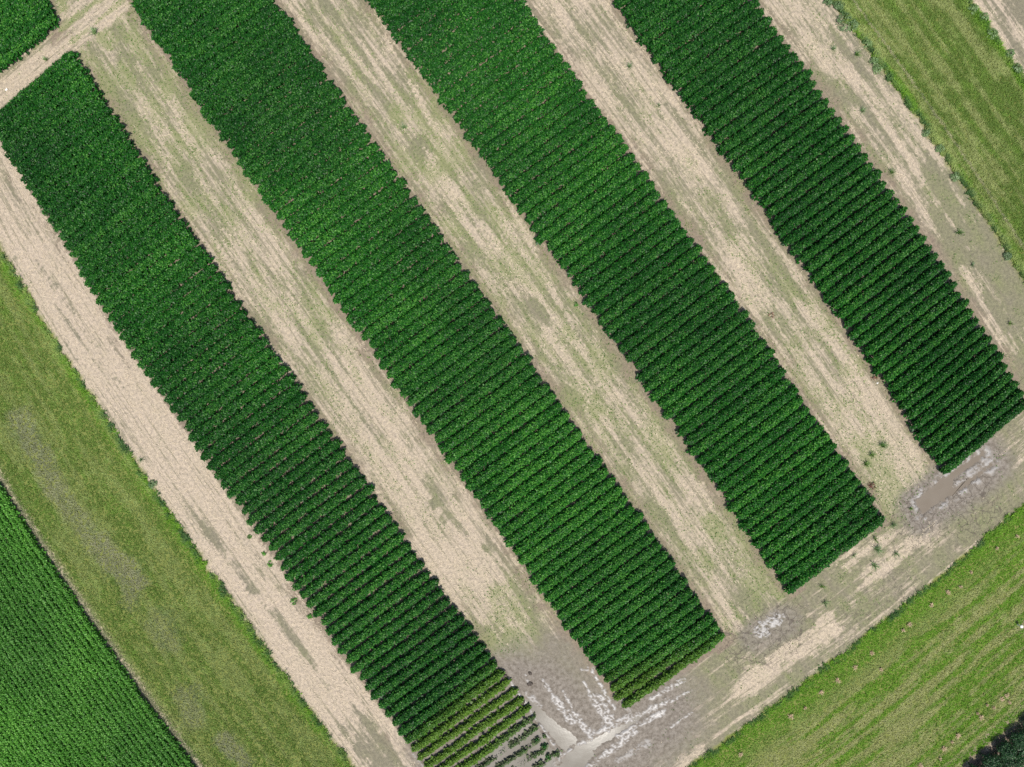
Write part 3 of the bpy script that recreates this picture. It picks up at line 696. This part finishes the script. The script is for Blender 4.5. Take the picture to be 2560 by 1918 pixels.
def tuft(px, py, r, label, group, mat=None, n=34, h=.3, yel=0., name='grass_tuft', cat='grass tuft', seed=None):
    seed = seed if seed is not None else int(px * 7 + py * 13)
    x, y = at_px(px, py); root = empty(name, (x, y, 0), label, cat, group)
    V, F, rnd = blades(n, r, h, seed, width=.010 + .012 * r)
    at = dict(rnd=rnd, yel=np.full(len(V), yel), dead=np.zeros(len(V)))
    link('blades', mesh('blades', V, F, mat or M_WEED, at), root)
    rs = np.random.default_rng(seed + 1); m = 7; an = rs.uniform(0, 6.28, m); q = rs.uniform(0, r * .2, m)
    V, F = stems(np.cos(an) * q, np.sin(an) * q, np.cos(an) * q * 2, np.sin(an) * q * 2, np.full(m, -.02), np.full(m, h * .4), .007)
    link('stalks', mesh('stalks', V, F, M_STEM), root)
    return root
def leafy(px, py, r, h, label, group, mat, name, cat, n=120, size=.09, seed=None, red=False):
    seed = seed if seed is not None else int(px * 3 + py * 17)
    rs = np.random.default_rng(seed); x, y = at_px(px, py); f = 1 - h * .5 / CAMH
    root = empty(name, (x * f, y * f, 0), label, cat, group)
    an = rs.uniform(0, 2 * np.pi, n); lob = .45 + 1.05 * vnoise(np.cos(an) * 1.6 + seed % 97, np.sin(an) * 1.6 + 5, 7)
    q = np.sqrt(rs.uniform(0, 1, n)) * r * lob
    z = h * (1 - .65 * (q / r) ** 2) * rs.uniform(.55, 1.05, n)
    V, F = trifoliate(np.cos(an) * q, np.sin(an) * q, z, np.cos(an) * q / r * .7 + rs.normal(0, .35, n), np.sin(an) * q / r * .7 + rs.normal(0, .35, n), size * rs.uniform(.7, 1.2, n), rs)
    link('foliage', mesh('foliage', V, F, mat, dict(rnd=np.repeat(rs.uniform(0, 1, n), 12), yel=np.zeros(len(V)), dead=np.zeros(len(V)))), root)
    m = max(3, int(n / 14)); an = rs.uniform(0, 6.28, m); q = rs.uniform(.3, .8, m) * r
    V, F = stems(np.zeros(m) + rs.normal(0, .02, m), np.zeros(m) + rs.normal(0, .02, m), np.cos(an) * q, np.sin(an) * q, np.full(m, -.03), np.full(m, h * .75), .006 + .006 * h)
    link('stems', mesh('stems', V, F, M_STEM), root)
    return root
G1 = 'grass tufts on the bare strips'
tuft(238, 84, .42, 'spiky blue-green grass tuft at the lane crossing, top left', G1, M_BLUE, 44, .34)
tuft(116, 150, .28, 'small grass tuft at lane edge above the leftmost plot', G1, M_BLUE, 26, .25)
tuft(1573, 168, .34, 'lone dark grass tuft near the top of the third soil strip', G1, M_BLUE, 30, .3)
tuft(2204, 1114, .42, 'largest and topmost of three grass tufts near the brown puddle', G1, M_WEED, 46, .36)
tuft(2178, 1138, .32, 'bright middle tuft of the three grass tufts near brown puddle', G1, M_WEED, 36, .3, .35)
tuft(2163, 1160, .34, 'lowest of three grass tufts near the brown puddle', G1, M_WEED, 34, .3, .3)
tuft(2276, 1271, .22, 'tiny yellow-green grass tuft at the brown puddle shore', G1, M_WEED, 20, .22, .5)
tuft(2190, 1372, .46, 'large blue-green grass tuft on the track below third plot', G1, M_BLUE, 52, .4)
tuft(2188, 1348, .3, 'grass tuft just above the large blue-green one on track', G1, M_WEED, 26, .3, .2)
tuft(2184, 1412, .4, 'grass tuft just below the large blue-green one on track', G1, M_BLUE, 40, .34)
tuft(2238, 1384, .34, 'grass tuft to the right of the large blue-green one', G1, M_BLUE, 32, .3)
tuft(2232, 1312, .34, 'dark grass tuft beside the lower corner of third plot', G1, M_BLUE, 34, .3)
tuft(2134, 1388, .30, 'thin grass tuft left of the large blue-green one', G1, M_BLUE, 22, .25)
tuft(2054, 1466, .30, 'bright grass tuft below the end of the third plot', G1, M_WEED, 28, .28, .2)
tuft(2061, 1507, .34, 'grey-green grass tuft on the track near cracked mud', G1, M_BLUE, 30, .28)
tuft(2228, 432, .34, 'grass tuft in the right lane beside the rightmost plot', G1, M_WEED, 30, .28)
tuft(2396, 582, .36, 'grass tuft on grey soil of the right lane', G1, M_WEED, 34, .3)
tuft(2140, 137, .36, 'long grass tuft in the wheel rut at top right', G1, M_WEED, 34, .3)
tuft(2082, 124, .3, 'short grass tuft left of wheel rut at top right', G1, M_BLUE, 24, .25)
tuft(2155, 278, .34, 'flat grey-green grass tuft mid right lane', G1, M_BLUE, 30, .22)
tuft(2430, 664, .28, 'small grass tuft low in the right lane', G1, M_BLUE, 22, .22)
tuft(2524, 809, .3, 'small straw-green tuft where right lane meets picture edge', G1, M_WEED, 24, .24, .5)
tuft(1842, 1280, .28, 'green tuft at the lower left side of third plot', G1, M_WEED, 24, .26, .3)
tuft(354, 1148, .3, 'withered tuft on the left lane near grass', G1, M_BLUE, 20, .2)
tuft(1010, 318, .34, 'flat grey-green tuft on second soil strip, upper part', G1, M_BLUE, 28, .2)
tuft(1648, 264, .22, 'tiny dark tuft beside the rightmost plot, upper part', G1, M_BLUE, 18, .2)
G2 = 'stray soybean plants'
leafy(1439, 760, .17, .18, 'stray soybean seedling left of the third plot', G2, M_SOY2, 'soybean_plant', 'soybean plant', 12, .09)
for (qx, qy, r, lab) in ((735, 1503, .26, 'largest stray soybean plant beside the leftmost plot'), (624, 1343, .17, 'uppermost stray soybean plant on the left lane'), (660, 1385, .14, 'smallest stray soybean plant on the left lane'),
                         (675, 1411, .19, 'stray soybean plant just below the smallest one on left lane'), (774, 1541, .18, 'lowest stray soybean plant on the left lane')):
    leafy(qx, qy, r, .16, lab, G2, M_SOY2, 'soybean_plant', 'soybean plant', int(6 + 50 * r), .10)
for (qx, qy, lab) in ((1370, 1892, 'single drowned soybean plant in water near track corner'), (1360, 1866, 'drowned soybean plant beside the flooded alley ridge'), (1342, 1850, 'drowned soybean plant furthest up in the flood water')):
    leafy(qx, qy, .17, .25, lab, 'drowned soybean plants', M_SOY, 'soybean_plant', 'soybean plant', 26, .085)
G3 = 'reddish weeds'
leafy(2180, 1216, .26, .22, 'reddish brown weed at the third plot near its lower end', G3, M_REDW, 'red_weed', 'weed', 26, .08)
leafy(2187, 945, .2, .2, 'reddish brown weed beside the rightmost plot', G3, M_REDW, 'red_weed', 'weed', 18, .07)
leafy(1931, 788, .22, .2, 'reddish brown weed in the middle of the third soil strip', G3, M_REDW, 'red_weed', 'weed', 16, .07)
G4 = 'leafy weeds along the verge edges'
EDGE = [(2112, 52, .55, 'largest grey-green weed clump at the top right verge corner'), (2072, 4, .3, 'grey-green weed at picture top beside right lane'), (2098, 14, .36, 'grey-green weed above the largest clump, top right'), (2135, 62, .34, 'grey-green weed joining largest clump to the right verge'),
        (2186, 152, .3, 'grey-green weed on right verge where it juts out'), (2196, 172, .3, 'grey-green weed just below the jutting verge weed'), (2170, 108, .26, 'grey-green weed between largest clump and jutting weed'),
        (2318, 330, .24, 'grey-green weed on right verge opposite rightmost plot middle'), (2388, 440, .3, 'grey-green weed on right verge by the dark rut crossing'), (2352, 370, .26, 'grey-green weed on right verge above the rut crossing'),
        (2435, 20, .3, 'grey-green weed on far side of right verge, topmost'), (2462, 42, .3, 'grey-green weed on far side of right verge, second from top'), (2482, 82, .34, 'grey-green weed on far side of right verge, third from top'), (2528, 132, .26, 'grey-green weed on far side of right verge, fourth from top'), (2545, 170, .3, 'grey-green weed on far side of right verge, lowest'),
        (2520, 640, .28, 'grey-green weed on right verge, lowest one in view'), (380, 1212, .26, 'green weed bulging from left verge onto the lane')]
for qx, qy, r, lab in EDGE:
    leafy(qx, qy, r * 1.15, .25 + r * .25, lab, G4, M_BLUE, 'leafy_weed', 'weed', int(26 + 170 * r), .085)
G5 = 'dead grass tufts in the lower right grass'
DEAD = [(1850, 1885, .22), (1976, 1789, .26), (2011, 1768, .14), (2052, 1731, .2), (2093, 1700, .24), (2136, 1667, .22), (2178, 1632, .18), (2256, 1575, .16), (2272, 1560, .2), (2201, 1672, .16), (2326, 1511, .2), (2368, 1480, .2), (2400, 1466, .14), (2425, 1430, .14), (2540, 1340, .16), (2490, 1370, .14),
        (2392, 1838, .24), (2451, 1792, .22), (2503, 1746, .2), (2516, 1737, .22), (2482, 1768, .16), (2358, 1870, .2), (2300, 1913, .22), (2378, 1853, .14), (2465, 1761, .14), (2442, 1782, .12), (2349, 1896, .14), (2521, 1755, .14)]
near = ['nearest the picture bottom', ]
for i, (qx, qy, r) in enumerate(DEAD):
    if i < 16: lab = f'tan dead grass tuft, {ordinal(i + 1)} from the picture bottom along the dotted upper line'
    else:
        rank = sorted(range(16, len(DEAD)), key=lambda q: DEAD[q][0]).index(i) + 1
        lab = f'tan dead grass tuft, {ordinal(rank)} from the left near the bottom right shrubs'
    x, y = at_px(qx, qy); V, F, rnd = blades(30, r, .16, 3000 + i, .02)
    link('dead_grass_tuft', mesh('dead_grass_tuft', V, F, M_DRYGR), None, (x, y, .02), label=lab, category='grass tuft', group=G5)

# ------------------------------------------------------------------ wet clods beside the flood
def clod(px, py, r, label):
    rs = np.random.default_rng(int(px + py * 3)); V = []; F = []; nu, nv = 12, 6
    for j in range(nv + 1):
        for i in range(nu):
            th = math.pi * .5 * j / nv; ph = 2 * math.pi * i / nu; q = r * (1 + .35 * (vnoise(np.array([math.cos(ph) * 2 + px]), np.array([math.sin(ph) * 2 + j * .6]), 3)[0] - .5))
            V.append((q * math.cos(th) * math.cos(ph), q * .75 * math.cos(th) * math.sin(ph), r * .55 * math.sin(th) * (1 + .3 * rs.uniform(-1, 1))))
    for j in range(nv):
        for i in range(nu): F.append((j * nu + i, j * nu + (i + 1) % nu, (j + 1) * nu + (i + 1) % nu, (j + 1) * nu + i))
    x, y = at_px(px, py); o = link('mud_clod', mesh('mud_clod', np.array(V), np.array(F), M_CLOD, None, True), None, (x, y, .0), label=label, category='clod', group='dark clods by the flooded alley')
    o.rotation_euler[2] = rs.uniform(0, 3)
clod(1261, 1691, .21, 'dark round clod at the end of a crop row by the flood')
clod(1325, 1709, .22, 'dark clod at the head of the flooded alley pool')
clod(1325, 1683, .16, 'small dark clod above the flooded alley pool')
clod(1306, 1755, .22, 'dark elongated clod beside the bright mud ridge')

# ------------------------------------------------------------------ shrubs beyond the lower right grass
SH = [(2590 - 35 * q, 1824 + 30 * q, .64, f'dark low shrub facing the bottom right grass, {ordinal(q + 1)} from the right edge') for q in range(5)]
SH += [(2604 - 35 * q, 1856 + 30 * q, .8, f'dark low shrub in the second rank, {ordinal(q)} from the right edge') for q in range(1, 4)]
for i, (qx, qy, r, lab) in enumerate(SH):
    h = 1.05; rs = np.random.default_rng(800 + i); x, y = at_px(qx, qy); f = 1 - h * .75 / CAMH
    root = empty('shrub', (x * f, y * f, 0), lab, 'shrub', 'shrubs in the bottom right corner')
    n = 1000; an = rs.uniform(0, 6.28, n); lob = .65 + .6 * vnoise(np.cos(an) * 2 + i * 9, np.sin(an) * 2, 17); q = rs.uniform(0, 1, n) ** .5 * r * lob
    z = h * (.35 + .65 * np.sqrt(np.clip(1 - (q / r / 1.15) ** 2, 0, 1))) * (.85 + .3 * vnoise(np.cos(an) * q * 4 + i * 5, np.sin(an) * q * 4, 18)) - rs.exponential(.16, n)
    V, F = trifoliate(np.cos(an) * q, np.sin(an) * q, np.clip(z, .1, None), np.cos(an) * q / r + rs.normal(0, .5, n), np.sin(an) * q / r + rs.normal(0, .5, n), rs.uniform(.06, .10, n), rs)
    link('crown', mesh('crown', V, F, M_SHRUB, dict(rnd=np.repeat(rs.uniform(0, 1, n), 12), yel=np.zeros(len(V)), dead=np.zeros(len(V)))), root)
    m = 9; an = rs.uniform(0, 6.28, m); q = rs.uniform(.3, .8, m) * r
    V, F = stems(rs.normal(0, .05, m), rs.normal(0, .05, m), np.cos(an) * q, np.sin(an) * q, np.full(m, -.05), np.full(m, h * .7), .022)
    link('trunk', mesh('trunk', V, F, M_STEM), root)

# ------------------------------------------------------------------ marker stake and scraps
def lathe(prof, n=20):
    V = []; F = []
    for r, z in prof:
        for i in range(n): an = 2 * math.pi * i / n; V.append((r * math.cos(an), r * math.sin(an), z))
    for j in range(len(prof) - 1):
        for i in range(n): F.append((j * n + i, j * n + (i + 1) % n, (j + 1) * n + (i + 1) % n, (j + 1) * n + i))
    return np.array(V), np.array(F)
x, y = at_px(2555, 1567); f = 1 - .45 / CAMH
root = empty('marker_stake', (x * f, y * f, 0), 'white round-topped marker stake in a bare patch at right edge', 'stake')
V, F = lathe([(.045, -.05), (.045, .40), (.047, .405)]); link('post', mesh('post', V, F, M_WHITE, None, True), root)
V, F = lathe([(.05, .39), (.105, .395), (.112, .42), (.10, .45), (.06, .47), (.001, .476)]); link('cap', mesh('cap', V, F, M_WHITE, None, True), root)
def scrap(px, py, s_, label):
    rs = np.random.default_rng(int(px)); k = 5; g = np.linspace(-1, 1, k); gx, gy = np.meshgrid(g, g)
    V = np.stack([gx.ravel() * s_, gy.ravel() * s_ * .7, .03 + rs.uniform(0, s_ * .5, k * k)], 1); i = np.arange(k * k).reshape(k, k)
    F = np.stack([i[:-1, :-1], i[:-1, 1:], i[1:, 1:], i[1:, :-1]], -1).reshape(-1, 4)
    x, y = at_px(px, py); o = link('paper_scrap', mesh('paper_scrap', V, F, M_WHITE), None, (x, y, 0), label=label, category='scrap', group='white scraps'); o.rotation_euler[2] = .7
scrap(17, 225, .09, 'crumpled white scrap on the lane at the left edge')
scrap(2193, 958, .06, 'tiny white scrap beside the rightmost plot')
